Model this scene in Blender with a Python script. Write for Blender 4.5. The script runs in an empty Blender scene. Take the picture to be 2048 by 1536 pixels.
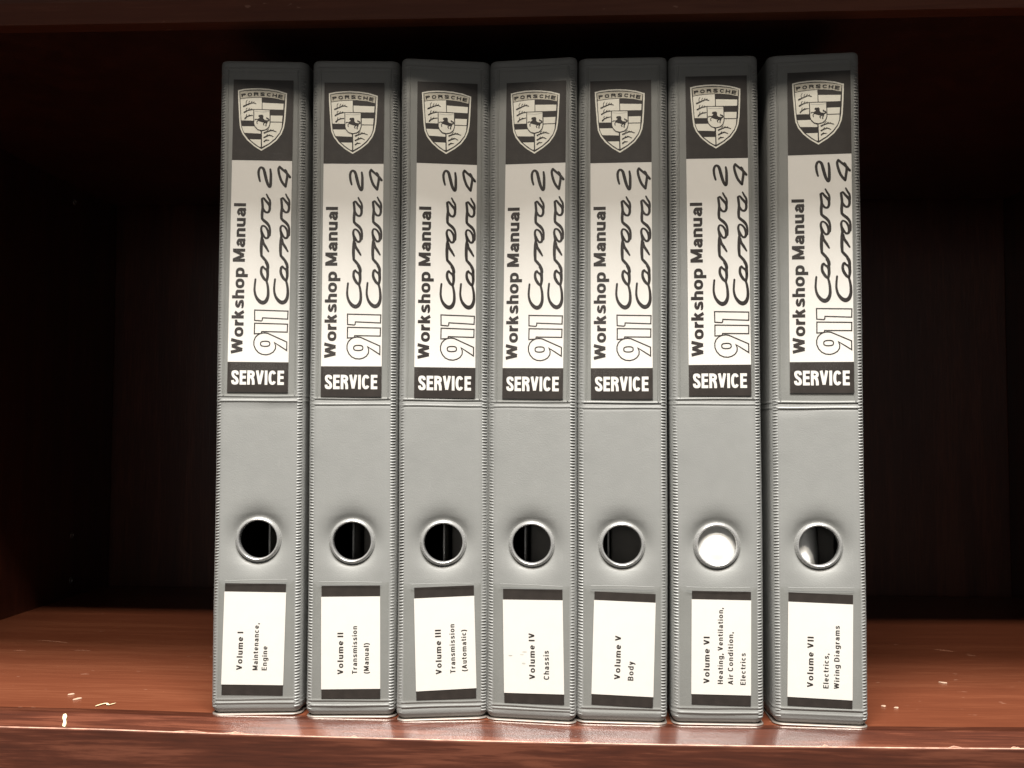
import bpy, bmesh, math, random
from mathutils import Vector, Matrix

random.seed(7)
sc = bpy.context.scene
col = sc.collection
mm = 0.001
R = math.radians

# ------------------------------------------------------------------ camera
cam_d = bpy.data.cameras.new('camera')
cam = bpy.data.objects.new('camera', cam_d)
col.objects.link(cam)
sc.camera = cam
cam_d.sensor_width = 36.0
cam_d.lens = 36.0 * 2000.0 / 2048.0
cam_d.clip_start = 0.01
cam_d.clip_end = 20.0
fw = Vector((-0.05139767, 0.99737858, 0.0509338))
rt = Vector((0.99867789, 0.0512866, 0.00348612))
up = rt.cross(fw)
M = Matrix((rt, up, -fw)).transposed().to_4x4()
M.translation = Vector((0.0, -0.472, 0.138))
cam.matrix_world = M

# ------------------------------------------------------------------ light
sc.view_settings.view_transform = 'Standard'
sc.view_settings.look = 'None'
sc.view_settings.gamma = 1.0
sc.view_settings.exposure = 0.0
w = bpy.data.worlds.new('World')
sc.world = w
w.use_nodes = True
w.node_tree.nodes['Background'].inputs['Color'].default_value = (1.0, 0.97, 0.93, 1)
w.node_tree.nodes['Background'].inputs['Strength'].default_value = 0.085


def lamp(name, x, y, z, sx, sy, power, colr, target):
    ld = bpy.data.lights.new(name, 'AREA')
    ld.shape = 'RECTANGLE'
    ld.size = sx
    ld.size_y = sy
    ld.energy = power
    ld.color = colr
    o = bpy.data.objects.new(name, ld)
    col.objects.link(o)
    o.location = (x, y, z)
    d = Vector(target) - Vector((x, y, z))
    o.rotation_euler = d.to_track_quat('-Z', 'Y').to_euler()
    return o


# the room's ceiling panels, high above and in front of the bookcase
lamp('ceiling_panel', 0.05, -0.865, 1.94, 1.3, 0.33, 140.0, (1.0, 0.975, 0.935), (0.05, -0.865, 0))
lamp('ceiling_panel_far', -0.15, -1.42, 1.94, 1.2, 0.10, 66.0, (1.0, 0.91, 0.79), (-0.15, -1.42, 0))

# added fill light, low and far out, for the back wall and film sheen
lamp('far_fill_light', -0.7, -4.2, 0.66, 2.2, 0.60, 6.5, (1.0, 0.95, 0.88), (0, 0, 0.2))

# ------------------------------------------------------------------ helpers


def link(o, parent=None):
    col.objects.link(o)
    if parent is not None:
        o.parent = parent
    return o


def mesh_obj(name, verts, faces, mat=None, parent=None, smooth=False, mats=None, idx=None):
    me = bpy.data.meshes.new(name)
    me.from_pydata([tuple(v) for v in verts], [], faces)
    if mats:
        for m_ in mats:
            me.materials.append(m_)
    elif mat:
        me.materials.append(mat)
    if idx:
        for p, i in zip(me.polygons, idx):
            p.material_index = i
    if smooth:
        for p in me.polygons:
            p.use_smooth = True
    me.update()
    return link(bpy.data.objects.new(name, me), parent)


def box_vf(x0, x1, y0, y1, z0, z1):
    v = [(x0, y0, z0), (x1, y0, z0), (x1, y1, z0), (x0, y1, z0),
         (x0, y0, z1), (x1, y0, z1), (x1, y1, z1), (x0, y1, z1)]
    f = [(0, 3, 2, 1), (4, 5, 6, 7), (0, 1, 5, 4), (1, 2, 6, 5), (2, 3, 7, 6), (3, 0, 4, 7)]
    return v, f


def bevel_box(name, x0, x1, y0, y1, z0, z1, b, mat, parent=None, seg=2):
    v, f = box_vf(x0, x1, y0, y1, z0, z1)
    o = mesh_obj(name, v, f, mat, parent)
    bm = bmesh.new()
    bm.from_mesh(o.data)
    bmesh.ops.bevel(bm, geom=bm.edges[:], offset=b, segments=seg, affect='EDGES', profile=0.5)
    bm.to_mesh(o.data)
    bm.free()
    return o


def new_mat(name):
    m = bpy.data.materials.new(name)
    m.use_nodes = True
    nt = m.node_tree
    b = nt.nodes['Principled BSDF']
    return m, nt, b


def node(nt, t, **kw):
    n = nt.nodes.new(t)
    for k, v in kw.items():
        if k in n.inputs:
            n.inputs[k].default_value = v
        else:
            setattr(n, k, v)
    return n


def ramp(nt, pts, src):
    r = nt.nodes.new('ShaderNodeValToRGB')
    e = r.color_ramp.elements
    e[0].position, e[0].color = pts[0][0], (*pts[0][1], 1)
    e[1].position, e[1].color = pts[-1][0], (*pts[-1][1], 1)
    for p, c in pts[1:-1]:
        x = e.new(p)
        x.color = (*c, 1)
    nt.links.new(src, r.inputs['Fac'])
    return r


def g3(v):
    return (v, v, v)


# ------------------------------------------------------------------ materials
def mat_vinyl():
    m, nt, b = new_mat('grey_vinyl')
    tc = node(nt, 'ShaderNodeTexCoord')
    n1 = node(nt, 'ShaderNodeTexNoise', Scale=22.0, Detail=7.0, Roughness=0.65)
    nt.links.new(tc.outputs['Object'], n1.inputs['Vector'])
    r = ramp(nt, [(0.3, (0.214, 0.217, 0.209)), (0.7, (0.250, 0.252, 0.242))], n1.outputs['Fac'])
    nt.links.new(r.outputs['Color'], b.inputs['Base Color'])
    # faint scuffs: thin pale marks where things rubbed along the cover
    ms = node(nt, 'ShaderNodeMapping')
    ms.inputs['Scale'].default_value = (1.0, 1.0, 0.22)
    ms.inputs['Rotation'].default_value = (0.0, 0.35, 0.0)
    oi = node(nt, 'ShaderNodeObjectInfo')
    cx = node(nt, 'ShaderNodeCombineXYZ')
    nt.links.new(oi.outputs['Random'], cx.inputs['X'])
    nt.links.new(oi.outputs['Random'], cx.inputs['Z'])
    nt.links.new(cx.outputs['Vector'], ms.inputs['Location'])
    nt.links.new(tc.outputs['Object'], ms.inputs['Vector'])
    ns = node(nt, 'ShaderNodeTexNoise', Scale=420.0, Detail=3.0)
    nt.links.new(ms.outputs['Vector'], ns.inputs['Vector'])
    rs = ramp(nt, [(0.66, g3(0)), (0.84, g3(0.32))], ns.outputs['Fac'])
    mxs = node(nt, 'ShaderNodeMix', data_type='RGBA')
    nt.links.new(rs.outputs['Color'], mxs.inputs[0])
    nt.links.new(r.outputs['Color'], mxs.inputs[6])
    mxs.inputs[7].default_value = (0.31, 0.31, 0.30, 1)
    nt.links.new(mxs.outputs[2], b.inputs['Base Color'])
    n2 = node(nt, 'ShaderNodeTexNoise', Scale=1900.0, Detail=3.0)
    n3 = node(nt, 'ShaderNodeTexNoise', Scale=55.0, Detail=2.0)
    nt.links.new(tc.outputs['Object'], n2.inputs['Vector'])
    nt.links.new(tc.outputs['Object'], n3.inputs['Vector'])
    bp = node(nt, 'ShaderNodeBump', Strength=0.38, Distance=0.0002)
    bp2 = node(nt, 'ShaderNodeBump', Strength=0.35, Distance=0.0006)
    nt.links.new(n2.outputs['Fac'], bp.inputs['Height'])
    nt.links.new(n3.outputs['Fac'], bp2.inputs['Height'])
    nt.links.new(bp2.outputs['Normal'], bp.inputs['Normal'])
    nt.links.new(bp.outputs['Normal'], b.inputs['Normal'])
    rr = node(nt, 'ShaderNodeMapRange')
    rr.inputs['To Min'].default_value = 0.36
    rr.inputs['To Max'].default_value = 0.5
    nt.links.new(n3.outputs['Fac'], rr.inputs['Value'])
    nt.links.new(rr.outputs['Result'], b.inputs['Roughness'])
    b.inputs['Specular IOR Level'].default_value = 0.6
    return m


def mat_print(name, c, rough=0.5, mott=0.08, spec=0.35):
    m, nt, b = new_mat(name)
    tc = node(nt, 'ShaderNodeTexCoord')
    n1 = node(nt, 'ShaderNodeTexNoise', Scale=160.0, Detail=5.0)
    nt.links.new(tc.outputs['Object'], n1.inputs['Vector'])
    lo = tuple(x * (1 - mott) for x in c)
    hi = tuple(min(1, x * (1 + mott)) for x in c)
    r = ramp(nt, [(0.3, lo), (0.7, hi)], n1.outputs['Fac'])
    nt.links.new(r.outputs['Color'], b.inputs['Base Color'])
    b.inputs['Roughness'].default_value = rough
    b.inputs['Specular IOR Level'].default_value = spec
    return m


def mat_film():
    m = bpy.data.materials.new('clear_film')
    m.use_nodes = True
    nt = m.node_tree
    nt.nodes.clear()
    out = node(nt, 'ShaderNodeOutputMaterial')
    tr = node(nt, 'ShaderNodeBsdfTransparent')
    tr.inputs['Color'].default_value = (0.965, 0.965, 0.955, 1)
    gl = node(nt, 'ShaderNodeBsdfGlossy', Roughness=0.24)
    tc = node(nt, 'ShaderNodeTexCoord')
    n = node(nt, 'ShaderNodeTexNoise', Scale=60.0, Detail=3.0)
    nt.links.new(tc.outputs['Object'], n.inputs['Vector'])
    n2 = node(nt, 'ShaderNodeTexNoise', Scale=900.0, Detail=2.0)
    nt.links.new(tc.outputs['Object'], n2.inputs['Vector'])
    bp = node(nt, 'ShaderNodeBump', Strength=0.35, Distance=0.0008)
    nt.links.new(n.outputs['Fac'], bp.inputs['Height'])
    bp2 = node(nt, 'ShaderNodeBump', Strength=0.25, Distance=0.0002)
    nt.links.new(n2.outputs['Fac'], bp2.inputs['Height'])
    nt.links.new(bp.outputs['Normal'], bp2.inputs['Normal'])
    nt.links.new(bp2.outputs['Normal'], gl.inputs['Normal'])
    lw_ = node(nt, 'ShaderNodeLayerWeight', Blend=0.5)
    pw = node(nt, 'ShaderNodeMath', operation='POWER')
    nt.links.new(lw_.outputs['Facing'], pw.inputs[0])
    pw.inputs[1].default_value = 5.0
    fr = node(nt, 'ShaderNodeMath', operation='MULTIPLY_ADD')
    nt.links.new(pw.outputs['Value'], fr.inputs[0])
    fr.inputs[1].default_value = 0.9
    fr.inputs[2].default_value = 0.045
    mx = node(nt, 'ShaderNodeMixShader')
    nt.links.new(fr.outputs['Value'], mx.inputs['Fac'])
    nt.links.new(tr.outputs['BSDF'], mx.inputs[1])
    nt.links.new(gl.outputs['BSDF'], mx.inputs[2])
    nt.links.new(mx.outputs['Shader'], out.inputs['Surface'])
    return m


def mat_metal(name, c, rough, metallic=1.0):
    m, nt, b = new_mat(name)
    tc = node(nt, 'ShaderNodeTexCoord')
    n = node(nt, 'ShaderNodeTexNoise', Scale=400.0, Detail=3.0)
    nt.links.new(tc.outputs['Object'], n.inputs['Vector'])
    rr = node(nt, 'ShaderNodeMapRange')
    rr.inputs['To Min'].default_value = rough * 0.75
    rr.inputs['To Max'].default_value = rough * 1.3
    nt.links.new(n.outputs['Fac'], rr.inputs['Value'])
    nt.links.new(rr.outputs['Result'], b.inputs['Roughness'])
    b.inputs['Base Color'].default_value = (*c, 1)
    b.inputs['Metallic'].default_value = metallic
    return m


def mat_wood(name, dark, mid, light, axis='X', rough=0.33, ior=1.5, coat=0.0, scl=1.0, wear=False, coat_ior=1.5):
    m, nt, b = new_mat(name)
    tc = node(nt, 'ShaderNodeTexCoord')
    mp = node(nt, 'ShaderNodeMapping')
    s = {'X': (3.0, 42.0, 42.0), 'Z': (42.0, 42.0, 3.0)}[axis]
    mp.inputs['Scale'].default_value = tuple(q * scl for q in s)
    nt.links.new(tc.outputs['Object'], mp.inputs['Vector'])
    n1 = node(nt, 'ShaderNodeTexNoise', Scale=1.4, Detail=8.0, Roughness=0.70, Distortion=0.35)
    nt.links.new(mp.outputs['Vector'], n1.inputs['Vector'])
    mp2 = node(nt, 'ShaderNodeMapping')
    mp2.inputs['Scale'].default_value = tuple((17.0 if q > 20 else 12.0) * q for q in s)
    nt.links.new(tc.outputs['Object'], mp2.inputs['Vector'])
    n2 = node(nt, 'ShaderNodeTexNoise', Scale=1.0, Detail=4.0)
    nt.links.new(mp2.outputs['Vector'], n2.inputs['Vector'])
    n4 = node(nt, 'ShaderNodeTexNoise', Scale=5.0, Detail=3.0)
    nt.links.new(tc.outputs['Object'], n4.inputs['Vector'])
    add = node(nt, 'ShaderNodeMath', operation='MULTIPLY_ADD')
    nt.links.new(n2.outputs['Fac'], add.inputs[0])
    add.inputs[1].default_value = 0.50
    nt.links.new(n1.outputs['Fac'], add.inputs[2])
    add2 = node(nt, 'ShaderNodeMath', operation='MULTIPLY_ADD')
    nt.links.new(n4.outputs['Fac'], add2.inputs[0])
    add2.inputs[1].default_value = 0.25
    nt.links.new(add.outputs['Value'], add2.inputs[2])
    r = ramp(nt, [(0.64, dark), (0.88, mid), (1.12, light)], add2.outputs['Value'])
    last = r.outputs['Color']
    if wear:  # pale rubbed specks
        n5 = node(nt, 'ShaderNodeTexNoise', Scale=260.0, Detail=2.0)
        mp5 = node(nt, 'ShaderNodeMapping')
        mp5.inputs['Scale'].default_value = (0.45, 1, 1)
        nt.links.new(tc.outputs['Object'], mp5.inputs['Vector'])
        nt.links.new(mp5.outputs['Vector'], n5.inputs['Vector'])
        r5 = ramp(nt, [(0.735, g3(0)), (0.79, g3(1))], n5.outputs['Fac'])
        mx = node(nt, 'ShaderNodeMix', data_type='RGBA')
        nt.links.new(r5.outputs['Color'], mx.inputs[0])
        nt.links.new(last, mx.inputs[6])
        mx.inputs[7].default_value = (0.30, 0.15, 0.10, 1)
        last = mx.outputs[2]
    nt.links.new(last, b.inputs['Base Color'])
    bp = node(nt, 'ShaderNodeBump', Strength=0.08 if coat else 0.25, Distance=0.0003)
    nt.links.new(n2.outputs['Fac'], bp.inputs['Height'])
    nt.links.new(bp.outputs['Normal'], b.inputs['Normal'])
    b.inputs['Roughness'].default_value = rough
    b.inputs['IOR'].default_value = ior
    if coat:
        b.inputs['Coat Weight'].default_value = coat
        b.inputs['Coat Roughness'].default_value = 0.10
        b.inputs['Coat IOR'].default_value = coat_ior
    return m


VINYL = mat_vinyl()
WHITE = mat_print('white_paper', (0.77, 0.745, 0.715), 0.6, 0.015)
INK = mat_print('dark_print', (0.030, 0.024, 0.021), 0.5, 0.2, 0.35)
INKL = mat_print('lettering_ink', (0.028, 0.022, 0.020), 0.5, 0.2)
CREAM = mat_print('cream_print', (0.88, 0.85, 0.76), 0.6, 0.03)
BANNER = mat_print('banner_print', (0.62, 0.58, 0.49), 0.6, 0.05)
SMUDGE = mat_print('pencil_smudge', (0.50, 0.49, 0.46), 0.6, 0.25)
FILM = mat_film()
RING = mat_metal('satin_nickel', (0.52, 0.52, 0.51), 0.27, 0.62)
EDGE = mat_metal('steel_edge', (0.42, 0.37, 0.33), 0.42, 0.6)
LEVER = mat_metal('dull_steel', (0.35, 0.35, 0.34), 0.4, 0.9)
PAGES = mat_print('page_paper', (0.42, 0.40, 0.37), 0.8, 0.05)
SHEET = mat_print('bright_paper', (0.86, 0.86, 0.84), 0.7, 0.01)
LINER = mat_print('cover_lining', (0.06, 0.058, 0.055), 0.7, 0.1)
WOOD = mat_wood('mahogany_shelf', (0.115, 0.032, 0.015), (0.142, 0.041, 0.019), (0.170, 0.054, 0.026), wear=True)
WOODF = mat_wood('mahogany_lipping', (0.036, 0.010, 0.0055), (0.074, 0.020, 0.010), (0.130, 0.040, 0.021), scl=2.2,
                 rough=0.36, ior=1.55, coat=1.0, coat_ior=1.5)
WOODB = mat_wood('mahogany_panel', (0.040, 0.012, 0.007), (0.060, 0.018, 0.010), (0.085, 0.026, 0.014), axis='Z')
WORN = mat_print('worn_edge', (0.42, 0.23, 0.165), 0.4, 0.45, 0.5)
FLAKE = mat_print('cream_flake', (0.80, 0.72, 0.45), 0.7, 0.1)
SPECK = mat_print('pale_speck', (0.52, 0.36, 0.26), 0.7, 0.1)
SCR = mat_print('scratch', (0.30, 0.13, 0.08), 0.6, 0.3)

# ------------------------------------------------------------------ bookcase
XL, XR, YB = -0.406, 0.382, 0.400
ZT = 0.343


def sag(x):
    return 0.0021 * ((x - 0.02) / 0.24) ** 2 * (1.0 if abs(x - 0.02) < 0.24 else (0.24 / abs(x - 0.02)) ** 1.3)


bookcase = bpy.data.objects.new('bookcase', None)
link(bookcase)
bookcase.location = (0, 0, 0)
bookcase['label'] = 'dark reddish mahogany bookcase whose shelf the grey binders stand on'
bookcase['category'] = 'bookcase'


def extrude_profile(name, prof, mat, parent, x0, x1, n=60, mats=None, fidx=None, zoff=0.0):
    verts, faces, idx = [], [], []
    k = len(prof)
    for i in range(n + 1):
        x = x0 + (x1 - x0) * i / n
        for (y, z) in prof:
            verts.append((x, y, z + zoff + sag(x)))
    for i in range(n):
        for j in range(k):
            a, b_ = i * k + j, i * k + (j + 1) % k
            faces.append((a, b_, b_ + k, a + k))
            idx.append(fidx[j] if fidx else 0)
    faces.append(tuple(range(k - 1, -1, -1)))
    idx.append(0)
    faces.append(tuple(n * k + j for j in range(k)))
    idx.append(0)
    return mesh_obj(name, verts, faces, mat, parent, mats=mats, idx=idx)


# lower shelf board, then its solid front strip with the slanted upper face
shelf = extrude_profile('shelf', [(0.0185, 0.0), (YB, 0.0), (YB, -0.024), (0.0185, -0.024)], WOOD, bookcase, XL, XR)
strip_prof = [(0.0181, -0.030), (0.0181, 0.0), (0.0115, 0.0), (0.0007, -0.00430), (0.0002, -0.00465),
              (0.0, -0.0052), (0.0, -0.030)]
strip = extrude_profile('front_strip', strip_prof, None, shelf, XL, XR, n=90, mats=[WOODF, WORN],
                        fidx=[0, 0, 0, 1, 0, 0, 0])
# upper shelf: the same strip turned over, its slanted face looking down
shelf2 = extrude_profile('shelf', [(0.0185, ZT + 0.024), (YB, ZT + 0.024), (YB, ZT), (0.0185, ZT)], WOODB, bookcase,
                         XL, XR, n=8)  # darker wood colour than the lower board, carrying the shade under this shelf
extrude_profile('front_strip', [(0.0181, ZT), (0.0181, ZT + 0.03), (0, ZT + 0.03), (0, ZT + 0.0075),
                                (0.0008, ZT + 0.0068), (0.0085, ZT)][::-1], WOOD, shelf2, XL, XR, n=8)
for o_ in (shelf2, shelf2.children[0]):
    for v_ in o_.data.vertices:
        v_.co.z -= sag(v_.co.x) * 0.9


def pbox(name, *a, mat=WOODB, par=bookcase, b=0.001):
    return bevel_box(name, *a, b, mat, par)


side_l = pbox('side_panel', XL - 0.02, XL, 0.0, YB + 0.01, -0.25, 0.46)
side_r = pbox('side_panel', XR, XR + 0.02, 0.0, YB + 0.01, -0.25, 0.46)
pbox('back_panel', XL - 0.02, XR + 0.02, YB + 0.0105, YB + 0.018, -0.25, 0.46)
# the deeper top of the bookcase, jutting out over the shelves
pbox('top_board', XL - 0.04, XR + 0.04, -0.10, YB + 0.02, 0.4605, 0.485, mat=WOOD)
bevel_box('top_moulding', XL - 0.04, XR + 0.04, -0.10, -0.082, 0.438, 0.4603, 0.003, WOODF, bookcase)

# shelf pin sleeves in the left side
for (yy, zz) in ((0.330, 0.364 - 0.0), (0.340, 0.054), (0.340, 0.017)):
    zz2 = min(zz, 0.330)
    vs, fs = [], []
    n = 12
    for k in range(n):
        a = 2 * math.pi * k / n
        vs.append((XL + 0.0002, yy + 0.0028 * math.cos(a), zz2 + 0.0028 * math.sin(a)))
        vs.append((XL + 0.0010, yy + 0.0020 * math.cos(a), zz2 + 0.0020 * math.sin(a)))
        vs.append((XL - 0.0010, yy + 0.0016 * math.cos(a), zz2 + 0.0016 * math.sin(a)))
    for k in range(n):
        q = (k + 1) % n
        fs.append((3 * k, 3 * q, 3 * q + 1, 3 * k + 1))
        fs.append((3 * k + 1, 3 * q + 1, 3 * q + 2, 3 * k + 2))
    mesh_obj('pin_sleeve', vs, fs, LEVER, side_l)

# ------------------------------------------------------------------ drawn grotesque lettering
XH = 0.735


def arc(cx, cy, rx, ry, a0, a1, n=14, sq=1.0):
    out = []
    for i in range(n + 1):
        a = R(a0 + (a1 - a0) * i / n)
        c, s_ = math.cos(a), math.sin(a)
        out.append((cx + rx * math.copysign(abs(c) ** sq, c), cy + ry * math.copysign(abs(s_) ** sq, s_)))
    return out


def glyph(ch, t, k):
    """(strokes, width); a stroke is (points, closed, smooth); cap height 1, stroke weight t, width factor k"""
    h = t / 2
    S = []

    def ln(*p):
        S.append((list(p), False, False))

    def cl(p):
        S.append((p, True, False))

    def sm(*p):
        S.append((list(p), False, True))
    sq = 0.86

    def bowl(x0, x1, y0, y1):
        cl(arc((x0 + x1) / 2, (y0 + y1) / 2, (x1 - x0) / 2 - h, (y1 - y0) / 2 - h, 0, 360 - 15, 23, sq))

    def arch(x0, x1, top, base=0.0):
        c = top - (x1 - x0) * 0.52 - h * 0.3
        ln(*(arc((x0 + x1) / 2, c, (x1 - x0) / 2, top - h - c, 180, 0, 14, sq) + [(x1, base)]))
    if ch == 'o':
        w = 0.62 * k
        bowl(0, w, 0, XH)
    elif ch in 'nhu':
        w = 0.56 * k
        if ch == 'u':
            ln((w - h, 0), (w - h, XH - 0.01))
            c = (w - 2 * h) * 0.52 + h * 0.3
            ln(*([(h, XH - 0.01)] + arc(w / 2, c, w / 2 - h, c - h, 180, 360, 14, sq)))
        else:
            ln((h, 0), (h, 1 if ch == 'h' else XH - 0.01))
            arch(h, w - h, XH)
    elif ch == 'm':
        w = 0.90 * k
        ln((h, 0), (h, XH - 0.01))
        arch(h, w / 2, XH)
        arch(w / 2, w - h, XH)
    elif ch == 'r':
        w = 0.36 * k
        ln((h, 0), (h, XH - 0.01))
        ln(*arc(w + 0.03, XH - 0.30 - h, w + 0.03 - h, 0.30, 180, 92, 8, sq))
    elif ch == 'a':
        w = 0.57 * k
        sm((h + 0.02, XH - 0.23), (0.10 * k + h, XH - h - 0.06), (w / 2, XH - h), (w - h - 0.05 * k, XH - h - 0.07),
           (w - h - 0.01, XH - 0.28), (w - h - 0.01, 0.12), (w - h + 0.02, 0.0))
        sm((w - h, XH * 0.56), (w * 0.55, XH * 0.50), (h + 0.04 * k, XH * 0.42), (h, XH * 0.26),
           (h + 0.06 * k, h + 0.03), (w * 0.42, h), (w - h - 0.06 * k, XH * 0.20), (w - h, XH * 0.34))
    elif ch == 'e':
        w = 0.59 * k
        ln((h, XH * 0.48), (w - h, XH * 0.48))
        ln(*([(w - h, XH * 0.46)] + arc(w / 2, XH / 2, w / 2 - h, XH / 2 - h, 0, 322, 24, sq)))
    elif ch == 'c':
        w = 0.56 * k
        ln(*arc(w / 2, XH / 2, w / 2 - h, XH / 2 - h, 38, 322, 24, sq))
    elif ch == 's':
        w = 0.53 * k
        sm((w - h - 0.01, XH * 0.72), (w * 0.74, XH - h - 0.03), (w * 0.48, XH - h), (h + 0.05 * k, XH - h - 0.06),
           (h + 0.03 * k, XH * 0.63), (w * 0.45, XH * 0.53), (w - h - 0.03 * k, XH * 0.42), (w - h, XH * 0.27),
           (w * 0.80, h + 0.03), (w * 0.5, h), (w * 0.2, h + 0.03), (h, XH * 0.27))
    elif ch == 'p':
        w = 0.61 * k
        ln((h, -0.27), (h, XH - 0.01))
        bowl(0, w, 0, XH)
    elif ch == 'd':
        w = 0.61 * k
        ln((w - h, 0), (w - h, 1))
        bowl(0, w, 0, XH)
    elif ch == 'g':
        w = 0.61 * k
        bowl(0, w, 0.01, XH)
        ln(*([(w - h, XH - 0.01), (w - h, -0.02)] + arc(w / 2, -0.03, w / 2 - h, 0.25 - h, 0, -160, 12, sq)))
    elif ch == 'k':
        w = 0.56 * k
        ln((h, 0), (h, 1))
        ln((h, 0.26), (w - t * 0.7, XH))
        ln((0.20 * k + h * 0.6, 0.42), (w - t * 0.55, 0))
    elif ch == 'l':
        w = t
        ln((h, 0), (h, 1))
    elif ch == 'i':
        w = t
        ln((h, 0), (h, XH - 0.01))
        ln((h, 0.85), (h, 1))
    elif ch == 't':
        w = 0.34 * k
        ln((0.13 * k + h * 0.3, 0.93), (0.13 * k + h * 0.3, 0.16), (0.17 * k + h * 0.3, h + 0.03), (w, h))
        ln((0, XH - h), (w, XH - h))
    elif ch == 'y':
        w = 0.55 * k
        ln((h * 0.9, XH), (w / 2, 0.02))
        ln((w - h * 0.9, XH), (w / 2 - 0.03, -0.12), (w * 0.3, -0.24 + h * 0.3), (0.05, -0.24 + h * 0.3))
    elif ch == 'W':
        w = 0.98 * k
        q = h * 0.95
        ln((q, 1), (w * 0.27, h * 0.6), (w * 0.5, 1 - h * 0.6), (w * 0.73, h * 0.6), (w - q, 1))
    elif ch == 'V':
        w = 0.68 * k
        q = h * 0.95
        ln((q, 1), (w * 0.5, h * 0.5), (w - q, 1))
    elif ch == 'A':
        w = 0.70 * k
        q = h * 0.95
        ln((q, 0), (w * 0.5, 1 - h * 0.5), (w - q, 0))
        ln((w * 0.22, 0.31), (w * 0.78, 0.31))
    elif ch == 'M':
        w = 0.84 * k
        ln((h, 0), (h, 1))
        ln((w - h, 0), (w - h, 1))
        ln((h * 1.2, 1 - h * 0.4), (w / 2, h * 0.9), (w - h * 1.2, 1 - h * 0.4))
    elif ch == 'I':
        w = t
        ln((h, 0), (h, 1))
    elif ch == 'E':
        w = 0.56 * k
        ln((h, 0), (h, 1))
        for y in (h, 0.52, 1 - h):
            ln((h, y), (w - (0.03 if y == 0.52 else 0), y))
    elif ch == 'T':
        w = 0.60 * k
        ln((w / 2, 0), (w / 2, 1))
        ln((0, 1 - h), (w, 1 - h))
    elif ch == 'H':
        w = 0.66 * k
        ln((h, 0), (h, 1))
        ln((w - h, 0), (w - h, 1))
        ln((h, 0.52), (w - h, 0.52))
    elif ch == 'C':
        w = 0.68 * k
        ln(*arc(w / 2, 0.5, w / 2 - h, 0.5 - h, 36, 324, 26, sq))
    elif ch == 'O':
        w = 0.72 * k
        bowl(0, w, 0, 1)
    elif ch == 'S':
        w = 0.63 * k
        sm((w - h, 0.70), (w - h - 0.03 * k, 0.86), (w * 0.5, 1 - h), (h + 0.03 * k, 0.86), (h + 0.02 * k, 0.70),
           (w * 0.36, 0.56), (w * 0.66, 0.44), (w - h, 0.29), (w - h - 0.03 * k, 0.13), (w * 0.5, h),
           (h + 0.03 * k, 0.14), (h, 0.31))
    elif ch in 'RPB':
        w = 0.64 * k
        ln((h, 0), (h, 1))
        m_ = 0.47
        rr = (1 - m_) / 2
        rx = min(rr, w * 0.42)
        ln(*([(h, 1 - h)] + arc(w - h - rx, m_ + rr - h * 0.0, rx, rr - h, 90, -90, 12, sq) + [(h, m_ + h)]))
        if ch == 'R':
            ln((w * 0.48, m_ + h), (w - h * 1.05 - 0.05 * k, m_ - 0.05), (w - h * 1.05, 0.25), (w - h, 0))
        if ch == 'B':
            ln(*([(h, m_ + h)] + arc(w - h - rx, (m_ + t) / 2, rx, (m_ + t) / 2 - h, 90, -90, 12, sq) + [(h, h)]))
    elif ch == 'D':
        w = 0.68 * k
        ln((h, 0), (h, 1))
        ln(*([(h, 1 - h)] + arc(w * 0.42, 0.5, w * 0.58 - h, 0.5 - h, 90, -90, 16, sq) + [(h, h)]))
    elif ch == '(':
        w = 0.26 * k
        ln(*arc(w + 0.22, 0.38, w + 0.22 - h, 0.74, 128, 232, 12))
    elif ch == ')':
        w = 0.26 * k
        ln(*arc(-0.22, 0.38, w + 0.22 - h, 0.74, 52, -52, 12))
    elif ch == ',':
        w = t
        ln((h, t * 1.1), (h, 0), (h * 0.4, -0.16))
    else:
        w = 0.28
    return S, w


def text_fit(body, length, cap, t=0.2, gap=0.12, k=1.0):
    """list of stroke meshes (vertices in mm, baseline at 0), fitted to the length"""
    items, x = [], 0.0
    for ch in body:
        st, w_ = glyph(ch, t, k)
        for (p, closed, smooth) in st:
            pp = [(q[0] + x, q[1]) for q in p]
            if smooth:
                items.append(stroke(pp, t, sub=4, caps=False))
            else:
                if ch in 'VWMA':
                    items += [sharp([pp[q], pp[q + 1]], t, False) for q in range(len(pp) - 1)]
                else:
                    items.append(sharp(pp, t, closed))
        x += (w_ + gap) if ch != ' ' else 0.28
    x -= gap
    sx, sy = length / x, cap
    return [([(v[0] * sx, v[1] * sy) for v in vs], fs) for vs, fs in items]


def up_text(body, xb, z0, length, cap, **kw):
    """text reading upward: baseline at x = xb, starting at z0 (mm)"""
    return [([(xb - ty, z0 + tx) for tx, ty in vs], fs) for vs, fs in text_fit(body, length, cap, **kw)]


def flat_obj(name, parts, mats, y, parent):
    """parts: list of (verts2d in mm, faces, material index); y in m"""
    V, F, I = [], [], []
    cnt = 0
    for vs, fs, mi in parts:
        o = len(V)
        yy = y - 0.000003 * (cnt % 8)
        cnt += 1
        V += [(x * mm, yy, z * mm) for x, z in vs]
        F += [tuple(i + o for i in f) for f in fs]
        I += [mi] * len(fs)
    return mesh_obj(name, V, F, None, parent, mats=mats, idx=I)


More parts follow.
